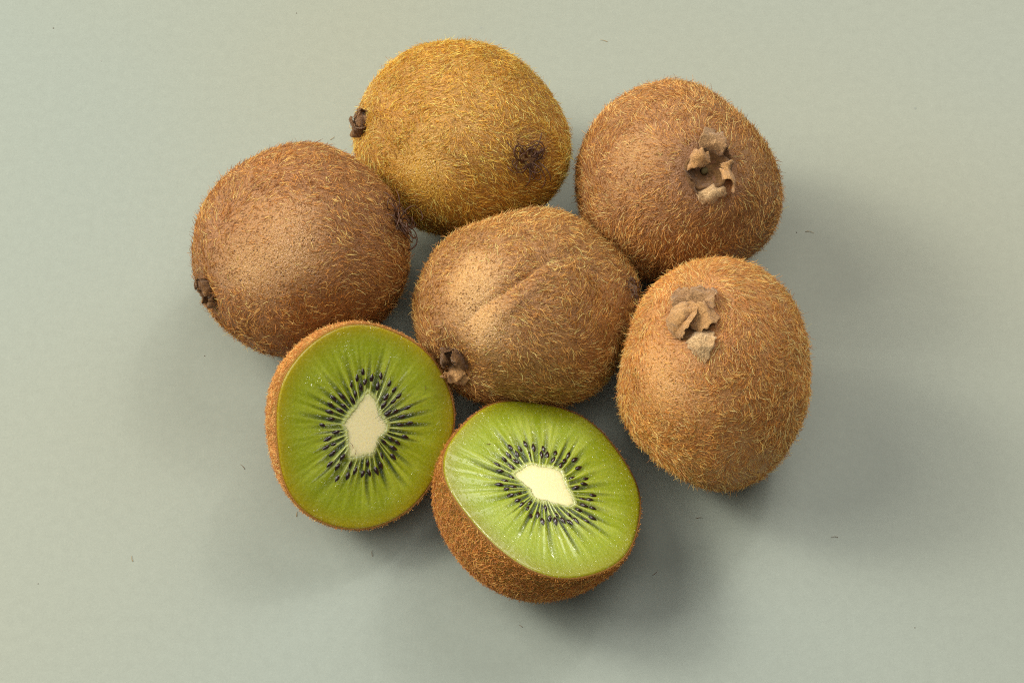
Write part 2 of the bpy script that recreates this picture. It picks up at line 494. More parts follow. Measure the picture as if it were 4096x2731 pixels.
def fruit_radius(k, d):
    w = WHOLE[k]
    r = monos(d) @ np.array(w['coef'])
    ang = np.arccos(np.clip(d @ unit(w['cal']), -1, 1))
    r = r - DIP[k] * np.exp(-(ang / .17) ** 2) + DIP[k] * .35 * np.exp(-((ang - .36) / .14) ** 2)
    if w['sti']:
        an2 = np.arccos(np.clip(d @ unit(w['sti']), -1, 1))
        r = r + .03 * np.exp(-(an2 / .2) ** 2)
    r = r + .018 * waves(d, hash_seed(k), 5.0) + .008 * waves(d, hash_seed(k) + 1, 13.0)
    if k in GROOVE:
        pts = unit(catmull(GROOVE[k], 40))
        dist = np.arccos(np.clip(d @ pts.T, -1, 1))
        j = dist.argmin(1)
        dm = dist.min(1) * (1 + .25 * waves(d, 77, 9.0)) + .012 * waves(d, 78, 16.0)
        fade = np.sin(np.pi * np.clip((j + 1) / 41, 0, 1)) ** .8
        r = r - fade * (.055 * np.exp(-(dm / .032) ** 2) + .06 * np.exp(-(dm / .12) ** 2))
        r = r + fade * .05 * np.exp(-((dm - .2) / .1) ** 2)
    return r


def hash_seed(k):
    return {'k1': 101, 'k2': 211, 'k3': 307, 'k4': 401, 'k5': 503, 'h1': 601, 'h2': 701}[k]


def fruit_point(k, d):
    return d * fruit_radius(k, d)[:, None]


def fruit_normal(k, d):
    ref = np.where(np.abs(d[:, 2:3]) < .9, np.array([[0, 0, 1.]]), np.array([[1., 0, 0]]))
    a = unit(np.cross(d, ref))
    b = np.cross(d, a)
    e = .02
    pa = fruit_point(k, unit(d + a * e)) - fruit_point(k, unit(d - a * e))
    pb = fruit_point(k, unit(d + b * e)) - fruit_point(k, unit(d - b * e))
    n = unit(np.cross(pa, pb))
    return n * np.sign((n * d).sum(1, keepdims=True))


def worn_map(k, d):
    v = np.zeros(len(d))
    for c, rad, s in WORN.get(k, []):
        ang = np.arccos(np.clip(d @ unit(c), -1, 1))
        v = np.maximum(v, s * np.clip(1.35 - ang / rad, 0, 1))
    v = v + .22 * waves(d, hash_seed(k) + 5, 7.0)
    return np.clip(v, 0, .97)


def rand_dirs(g, n):
    return unit(g.normal(size=(n, 3)))


def fuzz_fields(k, d, n, flow_axis, g):
    t = flow_axis - (n @ flow_axis)[:, None] * n
    sw = np.stack([waves(d, hash_seed(k) + 20 + i, 4.5) for i in range(3)], -1)
    cl = np.stack([waves(d, hash_seed(k) + 40 + i, 17.0, 16) for i in range(3)], -1)
    t = unit(t) * .55 + sw * .9 + cl * .75 + g.normal(size=d.shape) * .26
    t = t - (t * n).sum(1, keepdims=True) * n
    return unit(t)


def coat_fuzz(k, parent, off, look, flow_axis, skip):
    g = np.random.default_rng(hash_seed(k) + 9)
    mat = mat_hair("fuzz_" + k, look['hair'])
    umat = mat_hair("underfuzz_" + k, [(q, tuple(x * .55 for x in c[:3]) + (1,)) for q, c in look['hair'][:3]], 0.2)  # undercoat colour darkened to stand in for the shade between strands
    d = rand_dirs(g, int(look['n'] * 1.6))
    wr = worn_map(k, d)
    d = d[(g.random(len(d)) > wr * .97) & ~skip(d, 1.0)][:look['n']]
    n = fruit_normal(k, d)
    p = fruit_point(k, d)
    wr = worn_map(k, d)
    guard = g.random(len(d)) < .45
    ln = look['lon'] * g.uniform(.45, 1.2, len(d)) * (1 - .6 * wr) * np.where(guard, 1.22, 1.0)
    lift = np.abs(g.normal(.34, .26, len(d)))
    hair_strands("long_fuzz", p + off, n, fuzz_fields(k, d, n, flow_axis, g), ln, lift, np.where(guard, 1.0, 1.2)[:, None], g.uniform(.0032, .0058, len(d)) * np.where(guard, 1.45, 1.0), mat, parent, 6, hash_seed(k) + 2)
    d = rand_dirs(g, look['under'])
    wr = worn_map(k, d)
    d = d[(g.random(len(d)) > wr * .55) & ~skip(d, .8)]
    n = fruit_normal(k, d)
    wr = worn_map(k, d)
    ln = g.uniform(.03, .13, len(d)) * (1 - .55 * wr)
    hair_strands("short_fuzz", fruit_point(k, d) + off, n, fuzz_fields(k, d, n, flow_axis, g), ln, np.abs(g.normal(.5, .35, len(d))), 1.3,
                 g.uniform(.003, .0055, len(d)), umat, parent, 4, hash_seed(k) + 3)
    return mat


def frame_at(dirn, normal):
    """tangent frame on the fruit: x towards the picture's right, y up the table, z outwards"""
    z = unit(normal)
    x = np.array([1., 0, 0])
    if abs(z[0]) > .8:
        x = np.array([0., -1, 0]) * np.sign(z[0]) * -1
    x = unit(x - (x @ z) * z)
    return np.stack([x, np.cross(z, x), z])


def sepal(parent, fr, org, pts, widths, side, tone, seed, cup=.0, slope=0.0, twist=0.0, nu=26, nv=19, th=.026, felt=2200):
    g = np.random.default_rng(seed)
    c = catmull(pts, nu)
    u = np.linspace(0, 1, nu)
    wd = np.interp(u, np.linspace(0, 1, len(widths)), widths)
    tip = np.sqrt(np.clip(1 - np.clip((u - .78) / .24, 0, 1) ** 2, 0, 1))
    wd = wd * (.25 + .75 * tip)
    tg = unit(np.gradient(c, axis=0))
    sa = math.radians(side) + twist * (u - .5)
    sd = np.stack([np.cos(sa), np.sin(sa), np.full(nu, slope)], -1)
    sd = unit(sd - (sd * tg).sum(1, keepdims=True) * tg)
    nn = np.cross(tg, sd)
    v = np.linspace(-1, 1, nv)
    S = c[:, None] + sd[:, None] * (wd[:, None, None] * .5 * v[None, :, None])
    S = S + nn[:, None] * (cup * (v ** 2)[None, :, None] * wd[:, None, None])
    S = S + nn[:, None] * (.045 * waves(S.reshape(-1, 3), seed, 9.0).reshape(nu, nv)[..., None])
    S = S + nn[:, None] * (.016 * waves(S.reshape(-1, 3), seed + 5, 26.0).reshape(nu, nv)[..., None])
    rag = waves(np.stack([u * 9, u * 0 + seed, u * 0], -1), seed + 6, 4.0)
    rag2 = waves(np.stack([u * 9, u * 0 - seed, u * 0], -1), seed + 7, 4.0)
    S = S + sd[:, None] * (.035 * (np.where(v[None] > 0, rag[:, None], rag2[:, None]) * np.abs(v[None]) ** 3))[..., None]
    S = S + tg[:, None] * ((.055 * waves(np.stack([v * 5, v * 0, v * 0], -1), seed + 8, 3.5))[None] * u[:, None] ** 4)[..., None]
    S = S + sd[:, None] * (.030 * waves(np.stack([u * 3, u * 0, u * 0], -1), seed + 1, 3.0)[:, None, None]) * (v[None, :, None])
    S = S + tg[:, None] * (.05 * waves(np.stack([v * 1.5, v * 0, v * 0], -1), seed + 2, 3.0)[None, :, None]) * (u[:, None, None])
    du = np.gradient(S, axis=0)
    dv = np.gradient(S, axis=1)
    N = unit(np.cross(du, dv))
    edge = np.sqrt(np.clip(1 - np.abs(v) ** 6, .02, 1))[None, :] * np.sqrt(np.clip(1 - u ** 8, .02, 1))[:, None]
    top = S + N * (th / 2 * edge)[..., None]
    bot = S - N * (th / 2 * edge)[..., None]
    V = np.concatenate([top.reshape(-1, 3), bot.reshape(-1, 3)]) @ fr + org
    Fc = []
    o2 = nu * nv
    for i in range(nu - 1):
        for j in range(nv - 1):
            a = i * nv + j
            Fc.append((a, a + nv, a + nv + 1, a + 1))
            Fc.append((o2 + a, o2 + a + 1, o2 + a + nv + 1, o2 + a + nv))
    ring = [j for j in range(nv)] + [i * nv + nv - 1 for i in range(1, nu)] + [(nu - 1) * nv + j for j in range(nv - 2, -1, -1)] + [i * nv for i in range(nu - 2, 0, -1)]
    for a, b in zip(ring, ring[1:] + ring[:1]):
        Fc.append((a, b, o2 + b, o2 + a))
    ob = mesh("sepal", V, Fc, M_SEPAL[tone], parent)
    # felt
    q = felt
    iu = g.random(q) * (nu - 1.001)
    iv = g.random(q) * (nv - 1.001)
    i0 = iu.astype(int)
    j0 = iv.astype(int)
    fu = (iu - i0)[:, None]
    fv = (iv - j0)[:, None]
    sgn = np.where(g.random(q) < .5, 1, -1)[:, None]
    def bil(A):
        return (A[i0, j0] * (1 - fu) * (1 - fv) + A[i0 + 1, j0] * fu * (1 - fv) + A[i0, j0 + 1] * (1 - fu) * fv + A[i0 + 1, j0 + 1] * fu * fv)
    nn_ = unit(bil(N)) * sgn
    rt = np.where(sgn > 0, bil(top), bil(bot))
    fl = unit(g.normal(size=(q, 3)))
    return ob, (rt @ fr + org, nn_ @ fr, fl @ fr, tone)


def calyx(k, parent, off, spec, stub=None, disc=.5):
    wall = {'k3': .17, 'k5': .05}.get(k, .10)
    w = WHOLE[k]
    dn = unit(w['cal'])[None]
    org = fruit_point(k, dn)[0] + off
    fr = frame_at(dn[0], fruit_normal(k, dn)[0])
    # cup-shaped receptacle
    rr = np.linspace(0, 1, 9)
    tt = np.linspace(0, 2 * math.pi, 28, endpoint=False)
    V = [[0, 0, .03]]
    for r_ in rr[1:]:
        for t_ in tt:
            rad = disc * r_ * (1 + .10 * math.sin(2 * t_ + 1) + .06 * math.sin(5 * t_))
            V.append([rad * math.cos(t_), rad * math.sin(t_), .02 + wall * (min(r_, .86) / .86) ** 4 - (wall + .12) * max(0, (r_ - .86) / .14) ** 1.4 + .014 * math.sin(7 * t_ + 9 * r_) + .02 * r_ * math.sin(3 * t_ + 2)])
    Fc = [(0, 1 + i, 1 + (i + 1) % 28) for i in range(28)]
    for a in range(7):
        for i in range(28):
            Fc.append((1 + a * 28 + i, 1 + (a + 1) * 28 + i, 1 + (a + 1) * 28 + (i + 1) % 28, 1 + a * 28 + (i + 1) % 28))
    cal = mesh("calyx", np.array(V) @ fr + org, Fc, M_SEPAL[2], parent)
    batches = {}
    for i, s in enumerate(spec):
        f_ = {'k5': .95, 'k3': 1.04}.get(k, 1.0)
        s = dict(s, pts=[tuple(np.array(q) * (f_ * (.82 if k == 'k3' else .93), f_ * .93, f_ * (1.25 if k in ('k1', 'k2') else 1.05))) for q in s['pts']], widths=[q * f_ * 1.12 for q in s['widths']])
        ob, b = sepal(cal, fr, org, seed=hash_seed(k) * 3 + i * 17, **s)
        batches.setdefault(b[3], []).append(b[:3])
    g = np.random.default_rng(hash_seed(k) + 77)
    for tone, bs in batches.items():
        rt = np.concatenate([b[0] for b in bs])
        nn = np.concatenate([b[1] for b in bs])
        fl = np.concatenate([b[2] for b in bs])
        hair_strands("sepal_felt", rt, nn, fl * .8, g.uniform(.015, .04, len(rt)), .7, 1.2, .0028, M_FELT[tone], cal, 3, hash_seed(k) + tone, clear=-1)
    if stub:
        x, y, z, rad, hg = stub
        V, Fc = tube([(x, y, z), (x, y, z + hg * .6), (x + .01, y, z + hg), (x + .01, y, z + hg * 1.05)], [rad, rad * .95, rad * .75, rad * .2], 12)
        mesh("stalk_scar", V @ fr + org, Fc, M_STUB, cal)
    return org, fr


def style_tuft(k, parent, off, n, reach, seed, outward=0.35, rad=(.010, .017)):
    """dried dark styles at the blossom end, each strand a piece of its own"""
    g = np.random.default_rng(seed)
    w = WHOLE[k]
    dn = unit(w['sti'])[None]
    org = fruit_point(k, dn)[0] + off
    fr = frame_at(dn[0], fruit_normal(k, dn)[0])
    tt = np.linspace(0, 2 * math.pi, 20, endpoint=False)
    V = [[0, 0, .05]]
    for r_, z_ in ((.10, .045), (.2, .02), (.30, -.05)):
        for t_ in tt:
            V.append([r_ * math.cos(t_) * (1 + .15 * math.sin(3 * t_)), r_ * math.sin(t_), z_ + .02 * math.sin(5 * t_)])
    Fc = [(0, 1 + i, 1 + (i + 1) % 20) for i in range(20)]
    for a in range(2):
        for i in range(20):
            Fc.append((1 + a * 20 + i, 1 + (a + 1) * 20 + i, 1 + (a + 1) * 20 + (i + 1) % 20, 1 + a * 20 + (i + 1) % 20))
    scar = mesh("blossom_scar", np.array(V) @ fr + org, Fc, M_SEPAL[2], parent)
    for i in range(n):
        az = 2 * math.pi * (i + g.uniform(-.4, .4)) / n
        r0 = g.uniform(.02, .26)
        L = reach * g.uniform(.55, 1.25)
        m = 14
        p = np.array([r0 * math.cos(az), r0 * math.sin(az), .02])
        el = g.uniform(.05, .6) + outward * .2
        curl = g.normal(0, 2.6)
        hook = g.uniform(-5.0, -1.5)
        path = []
        a_ = az + g.normal(0, .5)
        for s in range(m):
            path.append(p.copy())
            f = s / (m - 1)
            e_ = el + hook * f * f * .5
            p = p + np.array([math.cos(a_) * math.cos(e_), math.sin(a_) * math.cos(e_), math.sin(e_)]) * L / (m - 1)
            p[2] = max(p[2], .03 - (p[0] ** 2 + p[1] ** 2) / 5.2)
            a_ += curl / (m - 1) * (1 + 2.0 * f)
        rb = g.uniform(*rad)
        rr = rb * np.interp(np.linspace(0, 1, m), [0, .6, .85, 1], [1, .8, .95, .45])
        V, Fc = tube(path, rr, 5, g.uniform(1.0, 1.8))
        mesh("style", V @ fr + org, Fc, M_STYLE, scar)
    return org, fr


LABEL = {
    'k1': "golden yellow hairy whole kiwi at the back with dark dried tuft facing the camera",
    'k2': "brown whole kiwi at far left with a shiny rubbed patch on top",
    'k3': "brown hairy whole kiwi at upper right with its open tan calyx facing up",
    'k4': "tan whole kiwi in the middle of the cluster with a groove in its skin",
    'k5': "golden tan upright whole kiwi at far right with crumpled folded calyx on top",
}
SEPALS = {
    'k3': [dict(pts=[(-.56, .26, .0), (-.50, .28, .20), (-.30, .26, .29), (-.05, .20, .20)], widths=[.50, .56, .50, .36], side=66, tone=0, cup=-.08),
           dict(pts=[(.10, .40, .0), (.08, .56, .17), (.12, .74, .21), (.26, .90, .08)], widths=[.52, .58, .54, .34], side=-12, tone=3, cup=-.14),
           dict(pts=[(.58, -.16, -.04), (.64, -.14, .14), (.55, -.05, .29), (.36, .04, .27)], widths=[.70, .66, .42, .24], side=98, tone=0, cup=-.05),
           dict(pts=[(.12, -.34, .04), (.09, -.48, .19), (.05, -.66, .20), (-.02, -.84, .05)], widths=[.54, .62, .60, .40], side=8, tone=1, cup=-.16),
           dict(pts=[(-.40, -.28, .0), (-.47, -.30, .12), (-.52, -.32, .20)], widths=[.66, .64, .56], side=124, tone=2),
           dict(pts=[(.42, .34, -.02), (.50, .38, .12), (.55, .42, .17)], widths=[.46, .44, .34], side=-46, tone=2)],
    'k5': [dict(pts=[(-.54, -.34, .02), (-.50, -.14, .26), (-.30, .12, .36), (-.02, .34, .30), (.10, .42, .16)], widths=[.34, .44, .42, .34, .26], side=136, tone=0, cup=-.20),
           dict(pts=[(.12, .44, .16), (-.04, .10, .34), (-.22, -.18, .30), (-.36, -.42, .04)], widths=[.16, .30, .34, .30], side=-30, tone=0, cup=.18),
           dict(pts=[(.56, .26, .02), (.38, .10, .17), (.12, .02, .16), (-.10, -.10, .10)], widths=[.52, .60, .54, .40], side=-72, tone=0, cup=.08),
           dict(pts=[(.20, -.30, .06), (.22, -.50, .17), (.22, -.78, .17), (.20, -1.06, .03)], widths=[.60, .66, .56, .26], side=4, tone=1, cup=-.10),
           dict(pts=[(-.16, .48, .06), (-.22, .64, .13), (-.28, .80, .09), (-.32, .98, .0)], widths=[.44, .48, .38, .18], side=14, tone=3, cup=-.12),
           dict(pts=[(.30, .38, .08), (.34, .54, .17), (.38, .70, .14), (.42, .84, .02)], widths=[.58, .62, .54, .34], side=-10, tone=3, cup=-.12)],
    'k4': [dict(pts=[(-.26, .06, -.02), (-.30, .08, .18), (-.22, .10, .30), (-.10, .10, .28)], widths=[.46, .50, .44, .30], side=80, tone=2, cup=-.10),
           dict(pts=[(.20, .22, -.02), (.26, .26, .16), (.24, .24, .28), (.14, .18, .30)], widths=[.46, .48, .40, .24], side=-40, tone=2, cup=-.08),
           dict(pts=[(.08, -.16, .0), (.06, -.22, .22), (-.02, -.28, .32), (-.12, -.20, .34)], widths=[.42, .46, .36, .22], side=6, tone=0, cup=-.14),
           dict(pts=[(.12, -.28, .0), (.16, -.42, .20), (.16, -.60, .18), (.12, -.74, .04)], widths=[.40, .46, .40, .24], side=4, tone=0, cup=-.14),
           dict(pts=[(-.14, .30, .0), (-.16, .38, .14), (-.14, .40, .22)], widths=[.40, .40, .30], side=12, tone=2)],
    'k1': [dict(pts=[(0, 0.172, -0.0156), (0.0156, 0.265, 0.14), (0.0156, 0.218, 0.234), (0, 0.109, 0.234)], widths=[.46, .50, .44, .28], side=4, tone=2, cup=-.12),
           dict(pts=[(-0.187, 0, -0.0156), (-0.281, 0.0156, 0.109), (-0.265, 0, 0.203), (-0.14, 0, 0.234)], widths=[.46, .50, .42, .26], side=88, tone=2, cup=-.12),
           dict(pts=[(0.187, -0.0156, -0.0156), (0.281, -0.0156, 0.0936), (0.281, 0, 0.187), (0.172, 0.0156, 0.218)], widths=[.46, .48, .40, .26], side=92, tone=2, cup=-.10),
           dict(pts=[(0, -0.187, -0.0156), (0, -0.281, 0.109), (0.0156, -0.265, 0.187), (0.0156, -0.156, 0.203)], widths=[.46, .46, .40, .26], side=0, tone=2, cup=-.10)],
    'k2': [dict(pts=[(0, 0.172, -0.0156), (0.0156, 0.265, 0.125), (0.0156, 0.234, 0.218), (0, 0.125, 0.234)], widths=[.40, .44, .40, .26], side=4, tone=2, cup=-.12),
           dict(pts=[(-0.187, 0, -0.0156), (-0.265, 0.0156, 0.109), (-0.25, 0, 0.187), (-0.14, 0, 0.218)], widths=[.40, .44, .38, .24], side=88, tone=2, cup=-.12),
           dict(pts=[(0.187, -0.0156, -0.0156), (0.312, -0.0156, 0.109), (0.39, 0, 0.156), (0.484, 0.0156, 0.0936)], widths=[.40, .44, .36, .22], side=92, tone=2, cup=-.10),
           dict(pts=[(0, -0.187, -0.0156), (0, -0.265, 0.109), (0.0156, -0.25, 0.172), (0.0156, -0.156, 0.187)], widths=[.40, .42, .36, .22], side=0, tone=2, cup=-.10)],
}
STUB = {'k3': (-.08, -.02, .03, .10, .12), 'k5': None, 'k4': (0, 0, .03, .10, .1), 'k1': (0, 0, .03, .1, .1), 'k2': (0, 0, .03, .1, .1)}
DISC = {'k3': .58, 'k5': .50, 'k4': .32, 'k1': .24, 'k2': .24}

for k, w in WHOLE.items():
    ctr = np.array(w['loc'])
    base = np.array([ctr[0], ctr[1], 0.0])
    off = ctr - base
    root = thing("whole_kiwi", base, LABEL[k], "kiwi", "whole unpeeled kiwis")
    look = LOOK[k]
    V = fruit_point(k, ICO_V)
    cd = np.arccos(np.clip(ICO_V @ unit(w['cal']), -1, 1))
    sh = .75 * np.exp(-(cd / .27) ** 2)
    if w['sti']:
        sd_ = np.arccos(np.clip(ICO_V @ unit(w['sti']), -1, 1))
        sh = np.maximum(sh, .8 * np.exp(-(sd_ / .26) ** 2))
    sm = mat_skin("skin_" + k, look['light'], look['dark'], look['speck'])
    mesh("skin", V + off, ICO_F, sm, root, attrs={"shoulder": sh, "worn": worn_map(k, ICO_V)})
    cdir = unit(w['cal'])
    ra = DISC[k] / 2.6
    skip = lambda d, s, c=cdir, a=ra: np.arccos(np.clip(d @ c, -1, 1)) < a * 1.15 * s
    coat_fuzz(k, root, off, look, unit(w['axis']), skip)
    calyx(k, root, off, SEPALS[k], STUB[k], DISC[k])
    if k == 'k1':
        style_tuft(k, root, off, 32, .72, 5)
    elif k == 'k2':
        style_tuft(k, root, off, 28, .95, 8, .7, (.012, .020))
    elif k == 'k4':
        style_tuft(k, root, off, 12, .34, 9)

# ------------------------------------------------------------------ cut halves
HLOOK = {
    'h1': dict(light=srgb(225, 166, 89), dark=srgb(188, 128, 61), speck=srgb(134, 81, 35),
               hair=ST((0, (181, 111, 50)), (0.4, (223, 151, 74)), (0.75, (250, 190, 102)), (1, (255, 227, 141))), n=12000, under=15000, lon=0.17),
    'h2': dict(light=srgb(200, 134, 63), dark=srgb(161, 100, 42), speck=srgb(111, 62, 24),
               hair=ST((0, (156, 89, 33)), (0.4, (200, 126, 52)), (0.75, (233, 161, 74)), (1, (255, 213, 117))), n=13000, under=16000, lon=0.17),
}
HLABEL = {
    'h1': "cut kiwi half at left leaning on the brown kiwi, darker olive green face",
    'h2': "cut kiwi half nearest the camera, bright glistening green face tipped up",
}
HN = {'h1': 37, 'h2': 36}

FACE = {}
for k, h in HALF.items():
    C0 = np.array(h['c']) + np.array({'h1': (.03, -.04, 0), 'h2': (0, -.03, 0)}[k])
    base = np.array([C0[0], C0[1], 0.0])
    off = C0 - base
    ex, ey, nz = (unit(h[q]) for q in ('ex', 'ey', 'n'))
    fr = np.stack([ex, ey, nz])
    ca, cb = np.array(h['a']), np.array(h['b'])
    g = np.random.default_rng(hash_seed(k))

    def Rim(t):
        r = np.full(np.shape(t), ca[0] / 2)
        for m in range(1, 9):
            r = r + ca[m] * np.cos(m * (t + math.pi)) + cb[m] * np.sin(m * (t + math.pi))
        return r

    root = thing("kiwi_half", base, HLABEL[k], "kiwi half", "cut kiwi halves")
    look = HLOOK[k]
    hh, pp = h['h'], h['p']

    def dome(t, s):
        rho = np.clip(1 - s ** pp, 0, 1) ** (1 / pp)
        Rm = ca[0] / 2
        rr_ = (Rim(t) * (1 - s * .7) + Rm * s * .7) * rho
        q = np.stack([rr_ * np.cos(t), rr_ * np.sin(t), -hh * s], -1)
        d_ = unit(q + np.array([0, 0, .01]))
        return q + d_ * (.015 * waves(d_, hash_seed(k), 6.0) * np.clip(s * 4, 0, 1))[..., None]

    # skin: dome outside, thin rim turned inwards at the cut
    NT_, NS = 160, 44
    tt = np.linspace(0, 2 * math.pi, NT_, endpoint=False)
    ss = np.sin(np.linspace(0, math.pi / 2 - .02, NS))
    V = []
    rim_z = .006 * waves(np.stack([np.cos(tt), np.sin(tt), 0 * tt], -1), 3, 14.0)
    inner = np.stack([(Rim(tt) - .05) * np.cos(tt), (Rim(tt) - .05) * np.sin(tt), -.06 + 0 * tt], -1)
    lip = np.stack([(Rim(tt) - .022) * np.cos(tt), (Rim(tt) - .022) * np.sin(tt), .006 + rim_z], -1)
    rings = [inner, lip] + [dome(tt, np.full(NT_, s_)) for s_ in ss]
    V = np.concatenate(rings + [np.array([[0, 0, -hh]])])
    Fc = []
    for a in range(len(rings) - 1):
        for i in range(NT_):
            i2 = (i + 1) % NT_
            Fc.append((a * NT_ + i, (a + 1) * NT_ + i, (a + 1) * NT_ + i2, a * NT_ + i2))
    lb = (len(rings) - 1) * NT_
    for i in range(NT_):
        Fc.append((lb + i, len(V) - 1, lb + (i + 1) % NT_))
    sm = mat_skin("skin_" + k, look['light'], look['dark'], look['speck'], .5, .55)
    mesh("skin", V @ fr + off, Fc, sm, root, attrs={"shoulder": np.zeros(len(V)), "worn": np.zeros(len(V))})

    # fuzz on the dome
    hm = mat_hair("fuzz_" + k, look['hair'])
    for nm, cnt, l0, l1, lift0, npt in (("long_fuzz", look['n'], .06, .165, .5, 6), ("short_fuzz", look['under'], .03, .12, .55, 4)):
        t = g.uniform(0, 2 * math.pi, cnt)
        s = g.uniform(0.004, .985, cnt)
        p = dome(t, s)
        e = .01
        pt = dome(t + e, s) - dome(t - e, s)
        ps = dome(t, np.clip(s + e, 0, 1)) - dome(t, np.clip(s - e, 0, 1))
        n = unit(np.cross(ps, pt))
        n = n * np.sign((n * p).sum(1, keepdims=True))
        fl = unit(g.normal(size=p.shape) * .7 + np.array([0, 0, -.25]) + .8 * np.stack([waves(p, 31 + i, 1.6) for i in range(3)], -1))
        fl = unit(fl - (fl * n).sum(1, keepdims=True) * n)
        rimz = s < .05
        lift = np.abs(g.normal(lift0, .3, cnt)) + rimz * .5
        # near the cut the hairs point out and away from the face
        fl[rimz] = unit(fl[rimz] * np.array([1, 1, .5]) + np.array([0, 0, -.1]))
        hair_strands(nm, p @ fr + off, n @ fr, fl @ fr, g.uniform(l0, l1, cnt) * np.where(rimz, .7, 1.0), lift, 1.1, g.uniform(.0040, .0080, cnt), hm, root, npt, hash_seed(k) + npt)

    # flesh: polar sheet with recessed seed pockets between pale rays
    core = np.array(h['core'])
    cth = np.arctan2(core[:, 1], core[:, 0])
    crd = np.hypot(core[:, 0], core[:, 1])
    od = np.argsort(cth)
    def Core(t):
        tw_ = (t + math.pi) % (2 * math.pi) - math.pi
        return np.interp(tw_, cth[od], crd[od], period=2 * math.pi)
    NA, NR = 900, 110
    A = np.linspace(0, 2 * math.pi, NA, endpoint=False)
    Q = np.linspace(0, 1, NR + 1)[1:] ** .85
    AA, QQ = np.meshgrid(A, Q, indexing='ij')
    Ro = Rim(AA) - .024
    rad = Ro * QQ
    rc = Core(AA)
    tnorm = (rad - rc) / (Ro - rc)
    N_ = HN[k]
    # uneven spacing of the pockets
    jit = g.normal(0, .16, N_)
    edges = (np.arange(N_) + jit) * 2 * math.pi / N_
    wig = .035 * waves(np.stack([np.cos(AA) * 2, np.sin(AA) * 2, rad * 1.2], -1), hash_seed(k) + 4, 2.2)
    ap = (AA + wig - edges[0]) % (2 * math.pi)
    ed = np.concatenate([(edges - edges[0]), [2 * math.pi]])
    idx = np.clip(np.searchsorted(ed, ap, side='right') - 1, 0, N_ - 1)
    wloc = ed[idx + 1] - ed[idx]
    f = (ap - ed[idx]) / wloc                      # 0..1 across a pocket
    amp = g.uniform(.7, 1.0, N_)
    Lm = g.uniform(.50, .76, N_)
    s_in = np.clip((tnorm - .005) / .05, 0, 1)
    endt = Lm[idx] * (1 - .35 * (2 * np.abs(f - .5)) ** 2)
    s_out = np.clip((endt - tnorm) / .42, 0, 1) ** .9
    narrow = .31 + .14 * np.clip(1 - tnorm * 2.2, 0, 1)
    prof = np.clip((narrow - np.abs(f - .5)) / .20, 0, 1)
    loc = amp[idx] * s_in * s_out * prof
    fine = waves(np.stack([np.cos(AA) * 26, np.sin(AA) * 26, rad * 1.0], -1), hash_seed(k) + 6, 2.0, 14)
    loc = np.clip(loc * (1 + .25 * fine), 0, 1)
    ray = np.clip((np.abs(f - .5) - (.40 + .04 * np.clip(tnorm / .4, 0, 1))) / .06, 0, 1) * np.clip((.50 - tnorm) / .30, 0, 1) * .8
    ray = np.maximum(ray, np.clip(1 - tnorm / .05, 0, 1) * .95)
    streak = np.clip(.26 + .40 * waves(np.stack([np.cos(AA) * 14, np.sin(AA) * 14, rad * .7], -1), hash_seed(k) + 7, 2.0, 14) + .42 * waves(np.stack([np.cos(AA) * 40, np.sin(AA) * 40, rad * .8], -1), hash_seed(k) + 17, 2.0, 14), 0, 1) * np.clip((tnorm - .2) / .25, 0, 1) * np.clip((.97 - tnorm) / .35, 0, 1) * .50
    edge = np.clip((tnorm - .66) / .33, 0, 1) ** 1.7 * .9  # yellowish rim flesh, tint widened to imitate light glowing through the skin
    z = .02 * (1 - QQ ** 2) - .022 * loc + .010 * ray + .006 * fine * np.clip(1 - tnorm, 0, 1) + .006 * streak - .03 * np.clip((QQ - .975) / .025, 0, 1) ** 2 + .012
    z = z + .010 * waves(np.stack([rad * np.cos(AA), rad * np.sin(AA), 0 * AA], -1), hash_seed(k) + 8, 3.0)
    z = np.where(tnorm < -.02, z - .02, z)
    V = np.stack([rad * np.cos(AA), rad * np.sin(AA), z], -1).reshape(-1, 3)
    V = np.concatenate([V, [[0, 0, 0.0]]])
    i_, j_ = np.meshgrid(np.arange(NA), np.arange(NR - 1), indexing='ij')
    i2 = (i_ + 1) % NA
    quads = np.stack([i_ * NR + j_, i_ * NR + j_ + 1, i2 * NR + j_ + 1, i2 * NR + j_], -1).reshape(-1, 4)
    Fc = quads.tolist() + [(len(V) - 1, i * NR, ((i + 1) % NA) * NR) for i in range(NA)]
    nface = len(V)
    low = [dome(A, np.full(NA, s_)) * .965 + np.array([0, 0, -.02]) for s_ in (.06, .2, .4, .6, .78, .9, .97)] + [np.array([[0, 0, -hh * .96]])]
    V = np.concatenate([V] + low)
    prev = [i * NR + NR - 1 for i in range(NA)]
    for q in range(7):
        cur = [nface + q * NA + i for i in range(NA)]
        Fc += [(prev[i], cur[i], cur[(i + 1) % NA], prev[(i + 1) % NA]) for i in range(NA)]
        prev = cur
    Fc += [(prev[i], len(V) - 1, prev[(i + 1) % NA]) for i in range(NA)]
    cat0 = lambda a: np.concatenate([a.reshape(-1), np.zeros(len(V) - a.size)])
    flesh = mesh("flesh", V @ fr + off, Fc, M_FLESH[k], root, attrs={"locule": cat0(loc), "ray": cat0(ray), "streak": cat0(streak), "edge": cat0(edge)})

    def height(x, y):
        t_ = np.arctan2(y, x) % (2 * math.pi)
        r_ = np.hypot(x, y)
        i = int(round(t_ / (2 * math.pi) * NA)) % NA
        j = int(np.argmin(np.abs(rad[i] - r_)))
        return z[i, j]

    FACE[k] = (C0, fr, height)

    # pale core, its edge feathered into the rays
    nc, nr = 360, 30
    tc = np.linspace(0, 2 * math.pi, nc, endpoint=False)
    kern = np.hanning(25)
    kern /= kern.sum()
    rcx = Core(tc)
    rcx = np.convolve(np.concatenate([rcx[-24:], rcx, rcx[:24]]), kern, 'same')[24:-24]
